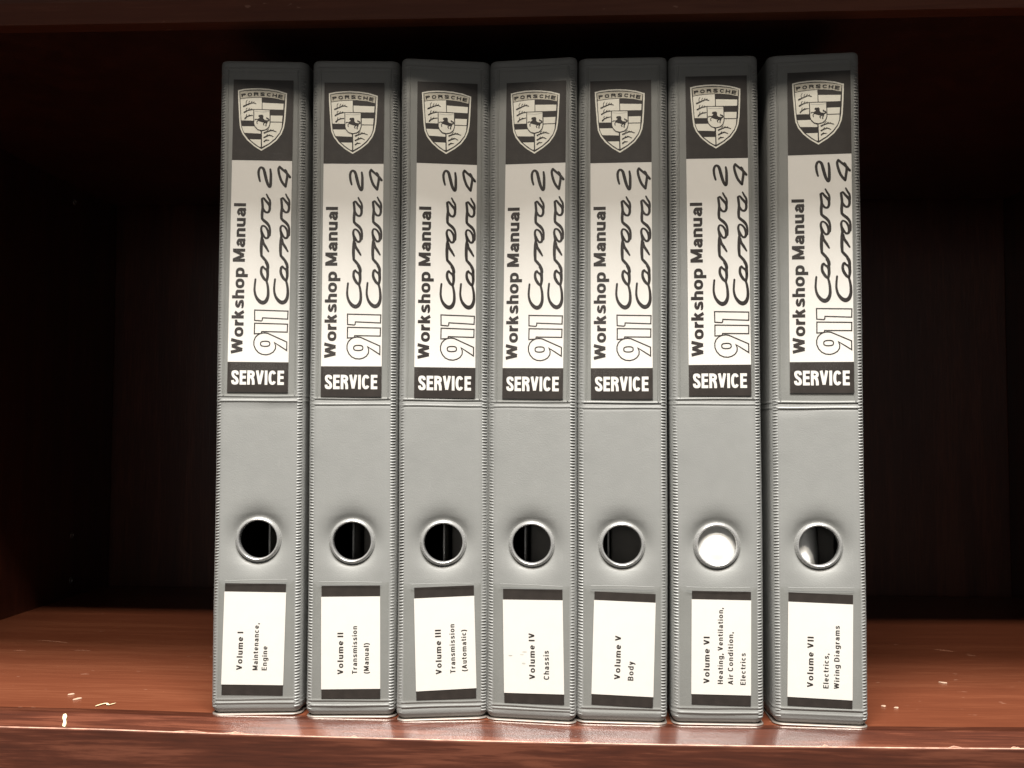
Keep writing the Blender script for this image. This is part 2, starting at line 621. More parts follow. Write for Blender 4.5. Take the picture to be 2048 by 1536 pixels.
def stroke(pts, widths, closed=False, sub=5, caps=True):
    """smooth polyline with a width -> quad strip (2d)"""
    n = len(pts)
    if isinstance(widths, (int, float)):
        widths = [widths] * n
    widths = [q * (1.30 if 0.45 < q < 2 else 1.0) for q in widths]
    P, W = [], []
    rng = n if closed else n - 1
    for i in range(rng):
        p0 = pts[(i - 1) % n] if (closed or i > 0) else pts[0]
        p1 = pts[i]
        p2 = pts[(i + 1) % n]
        p3 = pts[(i + 2) % n] if (closed or i + 2 < n) else pts[-1]
        for k in range(sub):
            t = k / sub
            q = []
            for a in (0, 1):
                q.append(0.5 * (2 * p1[a] + (p2[a] - p0[a]) * t + (2 * p0[a] - 5 * p1[a] + 4 * p2[a] - p3[a]) * t * t
                                + (3 * p1[a] - p0[a] - 3 * p2[a] + p3[a]) * t ** 3))
            P.append(tuple(q))
            W.append(widths[i] * (1 - t) + widths[(i + 1) % n] * t)
    if not closed:
        P.append(pts[-1])
        W.append(widths[-1])
    vs, fs = [], []
    m = len(P)
    for i in range(m):
        a = P[(i - 1) % m] if (closed or i > 0) else P[0]
        b_ = P[(i + 1) % m] if (closed or i < m - 1) else P[-1]
        dx, dy = b_[0] - a[0], b_[1] - a[1]
        L = math.hypot(dx, dy) or 1
        nx, ny = -dy / L * W[i] / 2, dx / L * W[i] / 2
        vs += [(P[i][0] + nx, P[i][1] + ny), (P[i][0] - nx, P[i][1] - ny)]
    for i in range(m if closed else m - 1):
        j = (i + 1) % m
        fs.append((2 * i, 2 * i + 1, 2 * j + 1, 2 * j))
    if not closed and caps:   # rounded ends
        for (c, wd, inner) in ((P[0], W[0], 1), (P[-1], W[-1], m - 2)):
            o = len(vs)
            for k in range(10):
                a = 2 * math.pi * k / 10
                vs.append((c[0] + wd / 2 * math.cos(a), c[1] + wd / 2 * math.sin(a)))
            fs.append(tuple(range(o, o + 10)))
    return vs, fs


def sharp(pts, wd, closed=True, mit=2.2):
    """mitred polyline of constant width"""
    n = len(pts)
    vs, fs = [], []
    for i in range(n):
        p = Vector(pts[i])
        a = (p - Vector(pts[(i - 1) % n])).normalized() if (closed or i > 0) else None
        b_ = (Vector(pts[(i + 1) % n]) - p).normalized() if (closed or i < n - 1) else None
        a = a or b_
        b_ = b_ or a
        t = (a + b_)
        t = t.normalized() if t.length > 1e-6 else a
        nrm = Vector((-t.y, t.x))
        k = min(mit, 1 / max(0.3, nrm.dot(Vector((-a.y, a.x)))))
        q = nrm * wd / 2 * k
        vs += [tuple(p + q), tuple(p - q)]
    for i in range(n if closed else n - 1):
        j = (i + 1) % n
        fs.append((2 * i, 2 * i + 1, 2 * j + 1, 2 * j))
    return vs, fs


def mp_vf(vf, fn):
    vs, fs = vf
    return [fn(*v) for v in vs], fs


def poly(pts):
    """filled polygon, concave allowed"""
    bm = bmesh.new()
    vv = [bm.verts.new((p[0], p[1], 0)) for p in pts]
    f = bm.faces.new(vv)
    bmesh.ops.triangulate(bm, faces=[f])
    bm.verts.index_update()
    fs = [tuple(v.index for v in q.verts) for q in bm.faces]
    vs = [(v.co.x, v.co.y) for v in bm.verts]
    bm.free()
    return vs, fs


def inset(pts, dlt):
    n = len(pts)
    area = sum(pts[i][0] * pts[(i + 1) % n][1] - pts[(i + 1) % n][0] * pts[i][1] for i in range(n))
    sgn = 1 if area > 0 else -1
    out = []
    for i in range(n):
        p = Vector(pts[i])
        a = (p - Vector(pts[i - 1])).normalized()
        b_ = (Vector(pts[(i + 1) % n]) - p).normalized()
        na = Vector((-a.y, a.x)) * sgn
        nb = Vector((-b_.y, b_.x)) * sgn
        t = (na + nb).normalized()
        out.append(tuple(p + t * dlt / max(0.35, t.dot(na))))
    return out


# ------------------------------------------------------------------ title card (shared meshes)
# card coordinates in mm: x from the centre, z up from the bottom edge
CW, SH, WH, DH = 29.9, 15.0, 101.2, 41.0     # width, service strip, white field, crest field


def T_white(u, v):
    """normalised position on the white field (u right, v down) -> card mm"""
    return ((u - 0.5) * CW, SH + (1 - v) * WH)


# photographed white field of the leftmost card, used as the drawing grid of the lettering
TLc, TRc, BLc, BRc = (466.5, 320.5), (585.0, 323.0), (456.4, 723.7), (575.3, 725.6)


def G(px, py):
    v = (py - TLc[1]) / (BLc[1] - TLc[1])
    for _ in range(3):
        lx = TLc[0] + (BLc[0] - TLc[0]) * v
        rx = TRc[0] + (BRc[0] - TRc[0]) * v
        u = (px - lx) / (rx - lx)
        ty = TLc[1] + (TRc[1] - TLc[1]) * u
        by = BLc[1] + (BRc[1] - BLc[1]) * u
        v = (py - ty) / (by - ty)
    return T_white(u, v)


def GA(a, b_):
    return G(430 + a / 6.145, 310 + b_ / 6.145)


def GB(a, b_):
    return G(430 + a / 5.486, 540 + b_ / 5.486)


def script_word(dx, dxb):
    """the flowing script word, drawn as brush strokes"""
    S = []
    # capital: crop B coordinates
    c = [(447, 112), (440, 170), (437, 235), (452, 300), (488, 350), (525, 367), (558, 350), (580, 300), (583, 230),
         (576, 170), (566, 130)]
    wd = [0.75, 0.8, 0.85, 1.0, 1.35, 1.6, 1.45, 1.15, 1.0, 0.9, 0.85]
    S.append(stroke([GB(x + dxb, y) for x, y in c], wd))
    # first bowl
    c = [(566, 130), (540, 105), (515, 60), (508, 20), (515, -15), (528, -28)]
    S.append(stroke([GB(x + dxb, y) for x, y in c], [0.8, 1.1, 1.1, 1.0, 1.0, 0.8]))
    c = [(528, -26), (545, -8), (568, 10), (578, 40), (578, 80), (568, 128)]
    S.append(stroke([GB(x + dxb, y) for x, y in c], [0.8, 0.8, 1.0, 1.1, 1.1, 0.9]))
    c = [(579, 60), (580, 10), (574, -40), (560, -75)]
    S.append(stroke([GB(x + dxb, y) for x, y in c], [1.1, 1.0, 0.9, 1.0]))

    def A(pts, w_):
        S.append(stroke([GA(x + dx, y) for x, y in pts], w_))
    A([(655, 1400), (652, 1360), (632, 1320), (602, 1282), (575, 1250)], [0.95, 0.9, 1.0, 1.1, 1.0])
    A([(575, 1252), (572, 1190), (573, 1130), (577, 1060), (581, 1020)], [0.95, 1.15, 1.2, 1.1, 0.9])
    A([(590, 1050), (600, 1095), (630, 1145), (660, 1198)], [1.0, 1.05, 1.0, 0.6])
    A([(585, 1030), (580, 975), (573, 920), (583, 886), (606, 882), (634, 905), (656, 950), (662, 1000), (648, 1030),
       (622, 1030), (602, 1000), (582, 955)], [0.9, 1.0, 0.9, 0.75, 0.7, 0.8, 0.95, 1.1, 0.9, 0.8, 0.75, 0.7])
    A([(676, 1000), (680, 940), (668, 885), (640, 845), (605, 815), (585, 792)], [0.8, 0.8, 1.0, 1.15, 1.1, 0.95])
    A([(585, 795), (584, 745), (588, 700), (592, 650), (588, 590), (584, 550)], [0.95, 1.1, 1.1, 1.0, 1.0, 0.9])
    A([(588, 545), (606, 540), (628, 568), (655, 600), (675, 632), (676, 680), (660, 712), (634, 714), (612, 695),
       (594, 660)], [0.7, 0.8, 0.9, 1.0, 1.0, 1.0, 0.9, 0.8, 0.9, 0.8])
    A([(640, 492), (658, 530), (678, 566), (684, 610), (680, 650)], [0.6, 0.75, 0.85, 0.8, 0.7])
    return S


def pack(vfs, mi=0):
    return [(v, f, mi) for v, f in vfs]


YC = -0.00045     # card face, in front of the spine
Y1 = YC - 0.00006
Y2 = YC - 0.00012
Y3 = YC - 0.00018
Y4 = YC - 0.00024
Y5 = YC - 0.00030


def rect(x0, x1, z0, z1):
    return [(x0, z0), (x1, z0), (x1, z1), (x0, z1)], [(0, 1, 2, 3)]


def card_body(name, x0, x1, z0, z1, yf, mat, parent, th=0.0003):
    v, f = box_vf(x0 * mm, x1 * mm, yf, yf + th, z0 * mm, z1 * mm)
    return mesh_obj(name, v, f, mat, parent)


def Kc(a, b_):
    """crest drawing grid -> card mm (drawn on an 1824-wide grid, upright after a small turn)"""
    px, py = 430 + a / 9.6, 160 + b_ / 9.6
    x = (px - 528.2) * 0.2535
    z = -(py - 321.7) * 0.2548
    an = R(1.43)
    x, z = x - z * math.sin(an), z
    return (x + 0.25, SH + WH + z)


def build_title(parent):
    """returns the card object with its printed sub-parts (meshes shared by all binders)"""
    hw = CW / 2
    card = card_body('title_card', -hw, hw, 0, SH + WH + DH, YC, WHITE, parent)
    flat_obj('crest_field', [(*rect(-hw, hw, SH + WH, SH + WH + DH + 0.02), 0)], [INK], Y1, card)
    flat_obj('service_field', [(*rect(-hw, hw, -0.02, SH), 0)], [INK], Y1, card)
    flat_obj('service_lettering', [([(x - 13.0, z + 3.7) for x, z in v], f, 0)
                                   for v, f in text_fit('SERVICE', 25.9, 7.1, t=0.200, gap=0.075, k=0.86)],
             [WHITE], Y2, card)
    # Workshop Manual: two words reading upward
    xb = -hw + 0.249 * CW
    z0, z1 = SH + 0.040 * WH, SH + 0.785 * WH
    L = z1 - z0
    flat_obj('title_lettering', pack(up_text('Workshop Manual', xb, z0, L, 6.0, t=0.205, gap=0.09, k=1.02)), [INKL], Y1,
             card)
    # script
    S = pack(script_word(0, 0))
    two = stroke([GA(x, y) for x, y in [(562, 330), (549, 275), (545, 210), (560, 168), (585, 160), (608, 185),
                                         (622, 240), (638, 310), (655, 365), (675, 398), (688, 380), (692, 310),
                                         (693, 240), (687, 182)]],
                 [0.7, 0.9, 1.0, 0.9, 0.9, 1.1, 1.2, 1.2, 1.1, 1.0, 1.1, 1.1, 1.0, 0.75])
    S += pack([two])
    flat_obj('script_lettering', S, [INKL], Y1, card)
    S = pack(script_word(233, 211))
    f_a = stroke([GA(x, y) for x, y in [(800, 152), (786, 185), (797, 255), (825, 335), (870, 396)]],
                 [0.95, 0.95, 1.0, 1.0, 0.95])
    f_b = stroke([GA(x, y) for x, y in [(870, 396), (882, 330), (892, 262), (884, 215), (868, 190)]],
                 [0.95, 1.0, 0.95, 0.8, 0.7])
    f_c = stroke([GA(x, y) for x, y in [(800, 152), (835, 185), (880, 225), (925, 282)]], [0.95, 0.9, 1.0, 0.95])
    S += pack([f_a, f_b, f_c])
    flat_obj('script_lettering', S, [INKL], Y1, card)
    # outlined number
    lw = 0.58
    N = []
    one = [(437, 447), (796, 461), (791, 548), (521, 532), (517, 560), (508, 566), (436, 559)]
    N.append(sharp([GB(*p) for p in one], lw))
    one = [(436, 590), (790, 603), (786, 690), (512, 681), (506, 702), (432, 706)]
    N.append(sharp([GB(*p) for p in one], lw))
    nine = [(540, 697), (575, 701), (680, 750), (781, 797), (779, 890), (714, 846), (648, 803), (660, 835), (657, 872),
            (634, 905), (600, 925), (560, 935), (515, 930), (475, 910), (445, 875), (427, 830), (427, 785), (442, 745),
            (470, 717), (505, 700)]
    N.append(sharp([GB(*p) for p in nine], lw))
    hole = [(548 + 50 * math.copysign(abs(math.cos(t)) ** 0.8, math.cos(t)), 815 + 28 * math.copysign(abs(math.sin(t)) ** 0.7, math.sin(t)))
            for t in [2 * math.pi * k / 20 for k in range(20)]]
    N.append(sharp([GB(*p) for p in hole], lw))
    flat_obj('number_outline', pack(N), [INKL], Y1, card)
    # crest emblem
    outer = [(485, 212), (600, 187), (750, 171), (900, 167), (1060, 176), (1240, 203), (1412, 255), (1402, 420),
             (1388, 620), (1372, 800), (1348, 930), (1300, 1045), (1210, 1165), (1090, 1262), (920, 1368), (780, 1280),
             (655, 1170), (568, 1055), (522, 940), (508, 800), (500, 620), (490, 420)]
    C = []

    def add(pts, mi):
        C.append((*mp_vf(poly(pts), Kc), mi))

    def field(name, pts, mi, y):
        pass
    lay = {}

    def L_(k, vf, mi):
        lay.setdefault(k, []).append((*mp_vf(vf, Kc), mi))
    L_(0, poly(outer), 0)
    L_(1, poly(inset(outer, 27)), 1)
    # cream fields
    L_(2, poly([(527, 243), (640, 226), (760, 217), (900, 214), (1030, 218), (1200, 238), (1370, 275), (1358, 396),
                (1200, 360), (1050, 345), (900, 339), (760, 345), (640, 357), (535, 376)]), 2)
    L_(2, poly([(531, 388), (640, 370), (760, 357), (934, 350), (934, 572), (780, 572), (772, 795), (548, 793)]), 0)
    L_(2, poly([(948, 446), (1346, 460), (1338, 576), (948, 572)]), 0)
    L_(2, poly([(1100, 690), (1326, 690), (1314, 808), (1098, 806)]), 0)
    L_(2, poly([(1098, 824), (1314, 824), (1304, 920), (1270, 1010), (1180, 1125), (1065, 1222), (934, 1296),
                (934, 996), (1020, 975), (1075, 920), (1092, 860)]), 0)
    L_(2, poly([(556, 904), (792, 904), (818, 950), (860, 985), (912, 1000), (910, 1042), (604, 1030), (574, 972)]), 0)
    L_(2, poly([(702, 1152), (912, 1154), (912, 1296), (880, 1292), (800, 1235)]), 0)
    # centre shield
    cs = [(776, 572), (1096, 578), (1096, 850), (1070, 920), (1015, 970), (930, 990), (850, 970), (795, 910), (776, 850)]
    L_(3, poly(cs), 1)
    L_(4, poly(inset(cs, 15)), 0)
    # rearing horse: head and neck, body, raised forelegs, hind legs, tail
    L_(5, poly([(868, 706), (882, 684), (945, 678), (964, 700), (962, 748), (985, 776), (1040, 786), (1050, 806),
                (1030, 842), (1000, 838), (950, 826), (900, 812), (858, 796), (858, 762), (884, 746), (896, 724),
                (880, 728)]), 1)
    for pts_, w_ in (([(862, 780), (835, 768), (812, 770), (806, 782)], 17), ([(862, 796), (842, 815), (846, 852)], 15),
                     ([(1028, 835), (1014, 858), (1012, 892)], 20), ([(985, 835), (962, 856), (975, 880)], 17),
                     ([(1042, 796), (1066, 786), (1060, 758), (1034, 752), (1028, 738)], 24)):
        L_(5, stroke(pts_, w_), 1)
    L_(5, stroke([(805, 612), (870, 620), (930, 624), (1000, 622), (1070, 615)], 9), 3)
    # antlers
    for base, tines in (
            ([(592, 520), (640, 500), (700, 474), (765, 452), (828, 468)], [((645, 497), (640, 440), (662, 405)), ((690, 478), (695, 440), (712, 418)), ((735, 462), (742, 435), (758, 422)), ((775, 456), (785, 438), (795, 432))]),
            ([(602, 638), (645, 612), (705, 590), (772, 580)], [((645, 610), (640, 575), (660, 550)), ((688, 594), (692, 572), (708, 558)), ((730, 586), (738, 570), (750, 562))]),
            ([(615, 758), (650, 722), (705, 700), (768, 690)], [((648, 722), (642, 692), (655, 676)), ((690, 706), (692, 690), (704, 680))]),
            ([(978, 1026), (1040, 998), (1120, 978), (1205, 1000)], [((1035, 998), (1045, 965), (1072, 945)), ((1085, 985), (1095, 965), (1110, 958)), ((1130, 980), (1142, 968), (1155, 966))]),
            ([(975, 1112), (1030, 1086), (1090, 1070), (1148, 1096)], [((1020, 1090), (1028, 1066), (1045, 1056)), ((1062, 1078), (1070, 1062), (1082, 1056))]),
            ([(974, 1192), (1010, 1168), (1068, 1164)], [((1000, 1172), (1008, 1156), (1022, 1152))])):
        nb = len(base)
        L_(5, stroke(base, [24 - 14 * i / (nb - 1) for i in range(nb)]), 1)
        for t in tines:
            L_(5, stroke(list(t), [12, 9, 7]), 1)
    # the word across the banner, letter by letter along its arc
    word = 'PORSCHE'
    xs = [595, 710, 830, 950, 1072, 1180, 1290]
    for ch, xc in zip(word, xs):
        yc = 283 + ((xc - 905) / 440.0) ** 2 * 52
        slope = 2 * (xc - 905) / 440.0 ** 2 * 52
        st, gw = glyph(ch, 0.2, 1.25)
        an = math.atan(slope)
        for (p, closed, smooth) in st:
            vs, fs = stroke(p, 0.2, sub=4, caps=False) if smooth else sharp(p, 0.2, closed)
            vv = []
            for x, y in vs:
                lx = (x / gw - 0.5) * 84
                ly = -(y - 0.5) * 64
                vv.append((xc + lx * math.cos(an) - ly * math.sin(an), yc + lx * math.sin(an) + ly * math.cos(an)))
            L_(5, (vv, fs), 1)
    V, F, I = [], [], []
    ys = [Y2, Y3, Y4, Y5, Y5 - 0.00006, Y5 - 0.00012]
    for k, items in lay.items():
        for vs, fs, mi in items:
            o = len(V)
            V += [(x * mm, ys[k], z * mm) for x, z in vs]
            F += [tuple(i + o for i in f) for f in fs]
            I += [mi] * len(fs)
    mesh_obj('crest_emblem', V, F, None, card, mats=[CREAM, INKL, BANNER, SMUDGE], idx=I)
    return card


# ------------------------------------------------------------------ ring binder
HW = 0.0220       # half width
RC = 0.0048       # corner radius
H = 0.3246
DEP = 0.285
ZR = 0.0850       # height of the finger ring
WELD = (0.1530, 0.1557, 0.0070, 0.0093, H - 0.0042)   # replaced per binder


def cross():
    """points across the binder: left side -> spine -> right side, as (x, y)"""
    pts = []
    ys = [DEP, 0.2, 0.1, 0.04, 0.018, 0.010]
    pts += [(-HW, y) for y in ys]
    n = 8
    for i in range(n + 1):
        a = math.pi * i / (2 * n)
        pts.append((-HW + RC * (1 - math.cos(a)), RC * (1 - math.sin(a))))
    fx = HW - RC
    m = 22
    for i in range(1, m):
        pts.append((-fx + 2 * fx * i / m, 0.0))
    for i in range(n + 1):
        a = math.pi * i / (2 * n)
        pts.append((HW - RC * (1 - math.sin(a)), RC * (1 - math.cos(a))))
    pts += [(HW, y) for y in ys[::-1]]
    return pts


FX = HW - RC
SQ = 16 * (2 * FX / 22) / 2      # half side of the square patch round the ring (16 columns)


def zrows(weld):
    zs = [0.0011, 0.0016, 0.0022, 0.0029, 0.0038, 0.0050]
    z = 0.0055
    while z < H - 0.006:
        zs.append(z)
        near = min(abs(z - k) for k in weld)
        z += 0.00028 if near < 0.0016 else (0.0008 if near < 0.004 else 0.0036)
    zs += [H - 0.0055, H - 0.005, H - 0.0046, H - 0.0042, H - 0.0038, H - 0.0034, H - 0.0030, H - 0.0022, H - 0.0014, H - 0.0007, H - 0.0002, H]
    zs = sorted(z for z in zs if not (ZR - SQ - 0.0006 < z < ZR + SQ + 0.0006))
    st = 2 * SQ / 16
    zs += [ZR - SQ + st * i for i in range(17)]
    out = []
    for z in sorted(zs):
        if not out or z - out[-1] > 0.00008:
            out.append(z)
    return out


def skewf(sk, x, y):
    return y + sk * x * (1 - y / DEP)


def relief(x, z, rnd):
    """height of the vinyl above the nominal spine (m, outward)"""
    h = 0.0
    fl = abs(x) < FX + 0.002
    for i, k in enumerate(rnd['weld']):
        d = z - k - rnd['wob'][i] * math.sin(x * 130 + i)
        amp = rnd['amp'][i] if fl else rnd['amp'][i] * 0.3
        h += amp * math.exp(-(d / 0.00045) ** 2) - amp * 0.6 * math.exp(-((d + 0.0008) / 0.00035) ** 2)
    # hollow round the ring
    r = math.hypot(x, z - ZR)
    if r < 0.03:
        h -= 0.0024 * math.exp(-((max(r - 0.0108, 0)) / 0.0034) ** 1.3)
    # foot curls under
    if z < 0.0040:
        h -= 0.0021 * ((0.0040 - z) / 0.0029) ** 1.6
    if z > H - 0.0016:
        h -= 0.0005 * ((z - H + 0.0016) / 0.0016) ** 2
    h += 0.00018 * math.sin(z * 38 + rnd['ph']) * math.cos(x * 60 + rnd['ph'])
    return h


def build_cover(parent, sk, rnd):
    pts = cross()
    zs = zrows(rnd['weld'])
    nx, nz = len(pts), len(zs)
    ids, V, F = {}, [], []

    def outw(i):
        x, y = pts[i]
        if y <= 0:
            return Vector((0, -1))
        if y >= RC - 1e-9:
            return Vector((math.copysign(1, x), 0))
        cx = math.copysign(HW - RC, x)
        return (Vector((x, y)) - Vector((cx, RC))).normalized()
    c0 = next(i for i, p in enumerate(pts) if abs(p[0] + SQ) < 1e-6 and p[1] == 0)
    c1 = next(i for i, p in enumerate(pts) if abs(p[0] - SQ) < 1e-6 and p[1] == 0)
    r0 = min(range(nz), key=lambda k: abs(zs[k] - (ZR - SQ)))
    r1 = min(range(nz), key=lambda k: abs(zs[k] - (ZR + SQ)))

    def vid(i, k):
        if (i, k) not in ids:
            x, y = pts[i]
            o = outw(i)
            fade = 1.0 if y < 0.012 else 0.3
            h = relief(x, zs[k], rnd) * fade
            X, Y = x + o.x * h, y + o.y * h
            ids[(i, k)] = len(V)
            V.append((X, skewf(sk, X, Y), zs[k]))
        return ids[(i, k)]
    for i in range(nx - 1):
        for k in range(nz - 1):
            if c0 <= i < c1 and r0 <= k < r1:
                continue
            F.append((vid(i, k), vid(i + 1, k), vid(i + 1, k + 1), vid(i, k + 1)))
    # round patch with the hole
    loop = [(i, r0) for i in range(c0, c1)] + [(c1, k) for k in range(r0, r1)] + \
           [(i, r1) for i in range(c1, c0, -1)] + [(c0, k) for k in range(r1, r0, -1)]
    prev = [vid(*q) for q in loop]
    sq = [(pts[i][0], zs[k] - ZR) for i, k in loop]
    steps = 13
    for s in range(1, steps + 1):
        t = s / steps
        t = 1 - (1 - t) ** 1.5
        cur = []
        for (x, z) in sq:
            a = math.atan2(z, x)
            rx, rz = 0.0098 * math.cos(a), 0.0098 * math.sin(a)
            X, Z = x * (1 - t) + rx * t, z * (1 - t) + rz * t
            h = relief(X, Z + ZR, rnd)
            cur.append(len(V))
            V.append((X, skewf(sk, X, -h), Z + ZR))
        n = len(cur)
        for j in range(n):
            q = (j + 1) % n
            F.append((prev[j], prev[q], cur[q], cur[j]))
        prev = cur
    o = mesh_obj('vinyl_cover', V, F, None, parent, smooth=True, mats=[VINYL, LINER])
    md = o.modifiers.new('thickness', 'SOLIDIFY')
    md.thickness = 0.0022
    md.offset = -1.0
    md.material_offset = 1
    md.material_offset_rim = 0
    return o


def build_ribs(parent, sk, side, rnd):
    """embossed weld teeth down one corner of the spine"""
    V, F = [], []
    pitch = 0.00143
    a0, a1 = R(39), R(72)
    n = 5
    z = 0.0042
    k = 0
    while z < H - 0.007:
        tilt = rnd['tilt'][0 if side < 0 else 1]
        o = len(V)
        hh = (0.00032 if side < 0 else 0.00042) * random.uniform(0.85, 1.15)
        ww = 0.00046
        z_j = z + random.uniform(-0.00006, 0.00006)
        for i in range(n + 1):
            t = i / n
            a = a0 + (a1 - a0) * t      # 90deg = front
            env = math.sin(math.pi * (0.06 + 0.88 * t)) ** 0.7
            for (dz, e) in ((-ww, -0.0001), (0.0, hh * env), (ww, -0.0001)):
                r = RC + e
                x = side * (HW - RC + r * math.cos(a))
                y = RC - r * math.sin(a)
                V.append((x, skewf(sk, x, y), z_j + dz + tilt * (t - 0.5)))
        for i in range(n):
            b_ = o + 3 * i
            for j in (0, 1):
                q = (b_ + j, b_ + j + 1, b_ + j + 4, b_ + j + 3)
                F.append(q if side > 0 else q[::-1])
        z += pitch
        k += 1
    ob = mesh_obj('weld_teeth', V, F, VINYL, parent)
    ob['kind'] = 'stuff'
    return ob


def build_film(name, parent, sk, z0, z1, rnd, slot=False):
    """clear sheet welded over the spine, edge to edge"""
    nx, nz = 16, max(6, int((z1 - z0) / 0.004))
    hw = FX + 0.0012
    V, F = [], []
    for k in range(nz + 1):
        z = z0 + (z1 - z0) * k / nz
        for i in range(nx + 1):
            x = -hw + 2 * hw * i / nx
            e = (1 - abs(x) / hw)
            lift = 0.00035 + 0.0012 * min(1, e * 4.0) ** 0.7
            vz = min(z - z0, z1 - z) / 0.008
            lift = 0.00030 + (lift - 0.00030) * min(1, max(0.12, vz) ** 0.6 if not slot else 1)
            lift += 0.00022 * math.sin(z * 60 + x * 90 + rnd['ph']) * e
            ext = max(0, abs(x) - FX)
            V.append((x, skewf(sk, x, -lift + ext * 0.2), z))
    for k in range(nz):
        for i in range(nx):
            a = k * (nx + 1) + i
            F.append((a, a + 1, a + nx + 2, a + nx + 1))
    return mesh_obj(name, V, F, FILM, parent, smooth=True)


def lathe_y(name, prof, n, mat, parent, cx, cy, cz, sk=0.0):
    """prof = (radius, outward) pairs, axis along y"""
    V, F = [], []
    for k in range(n):
        a = 2 * math.pi * k / n
        for r, o in prof:
            x = r * math.cos(a)
            V.append((cx + x, cy - o + sk * x, cz + r * math.sin(a)))
    m = len(prof)
    for k in range(n):
        q = (k + 1) % n
        for j in range(m - 1):
            F.append((k * m + j, q * m + j, q * m + j + 1, k * m + j + 1))
    return mesh_obj(name, V, F, mat, parent, smooth=True)


def build_foot(parent, sk):
    """thin steel edge that wraps the bottom of the spine"""
    V, F = [], []
    path = []
    n = 8
    path.append((-HW + 0.0004, 0.030))
    path.append((-HW + 0.0004, 0.010))
    r = RC - 0.0004
    for i in range(n + 1):
        a = math.pi * i / (2 * n)
        path.append((-HW + RC - r * math.cos(a), RC - r * math.sin(a)))
    for i in range(n + 1):
        a = math.pi * i / (2 * n)
        path.append((HW - RC + r * math.sin(a), RC - r * math.cos(a)))
    path += [(HW - 0.0004, 0.010), (HW - 0.0004, 0.030)]
    m = 5
    for i, (x, y) in enumerate(path):
        p = Vector(path[max(0, i - 1)])
        q = Vector(path[min(len(path) - 1, i + 1)])
        t = (q - p).normalized()
        nn = Vector((t.y, -t.x))
        for (o, z) in ((-0.0024, 0.0), (0.0, 0.0), (0.0003, 0.0003), (0.0001, 0.0007), (-0.0024, 0.0008)):
            X, Y = x + nn.x * o, y + nn.y * o
            V.append((X, skewf(sk, X, Y), z))
    for i in range(len(path) - 1):
        for j in range(m):
            F.append((i * m + j, (i + 1) * m + j, (i + 1) * m + (j + 1) % m, i * m + (j + 1) % m))
    F.append(tuple(range(m)))
    F.append(tuple((len(path) - 1) * m + j for j in range(m))[::-1])
    return mesh_obj('steel_edge', V, F, EDGE, parent)


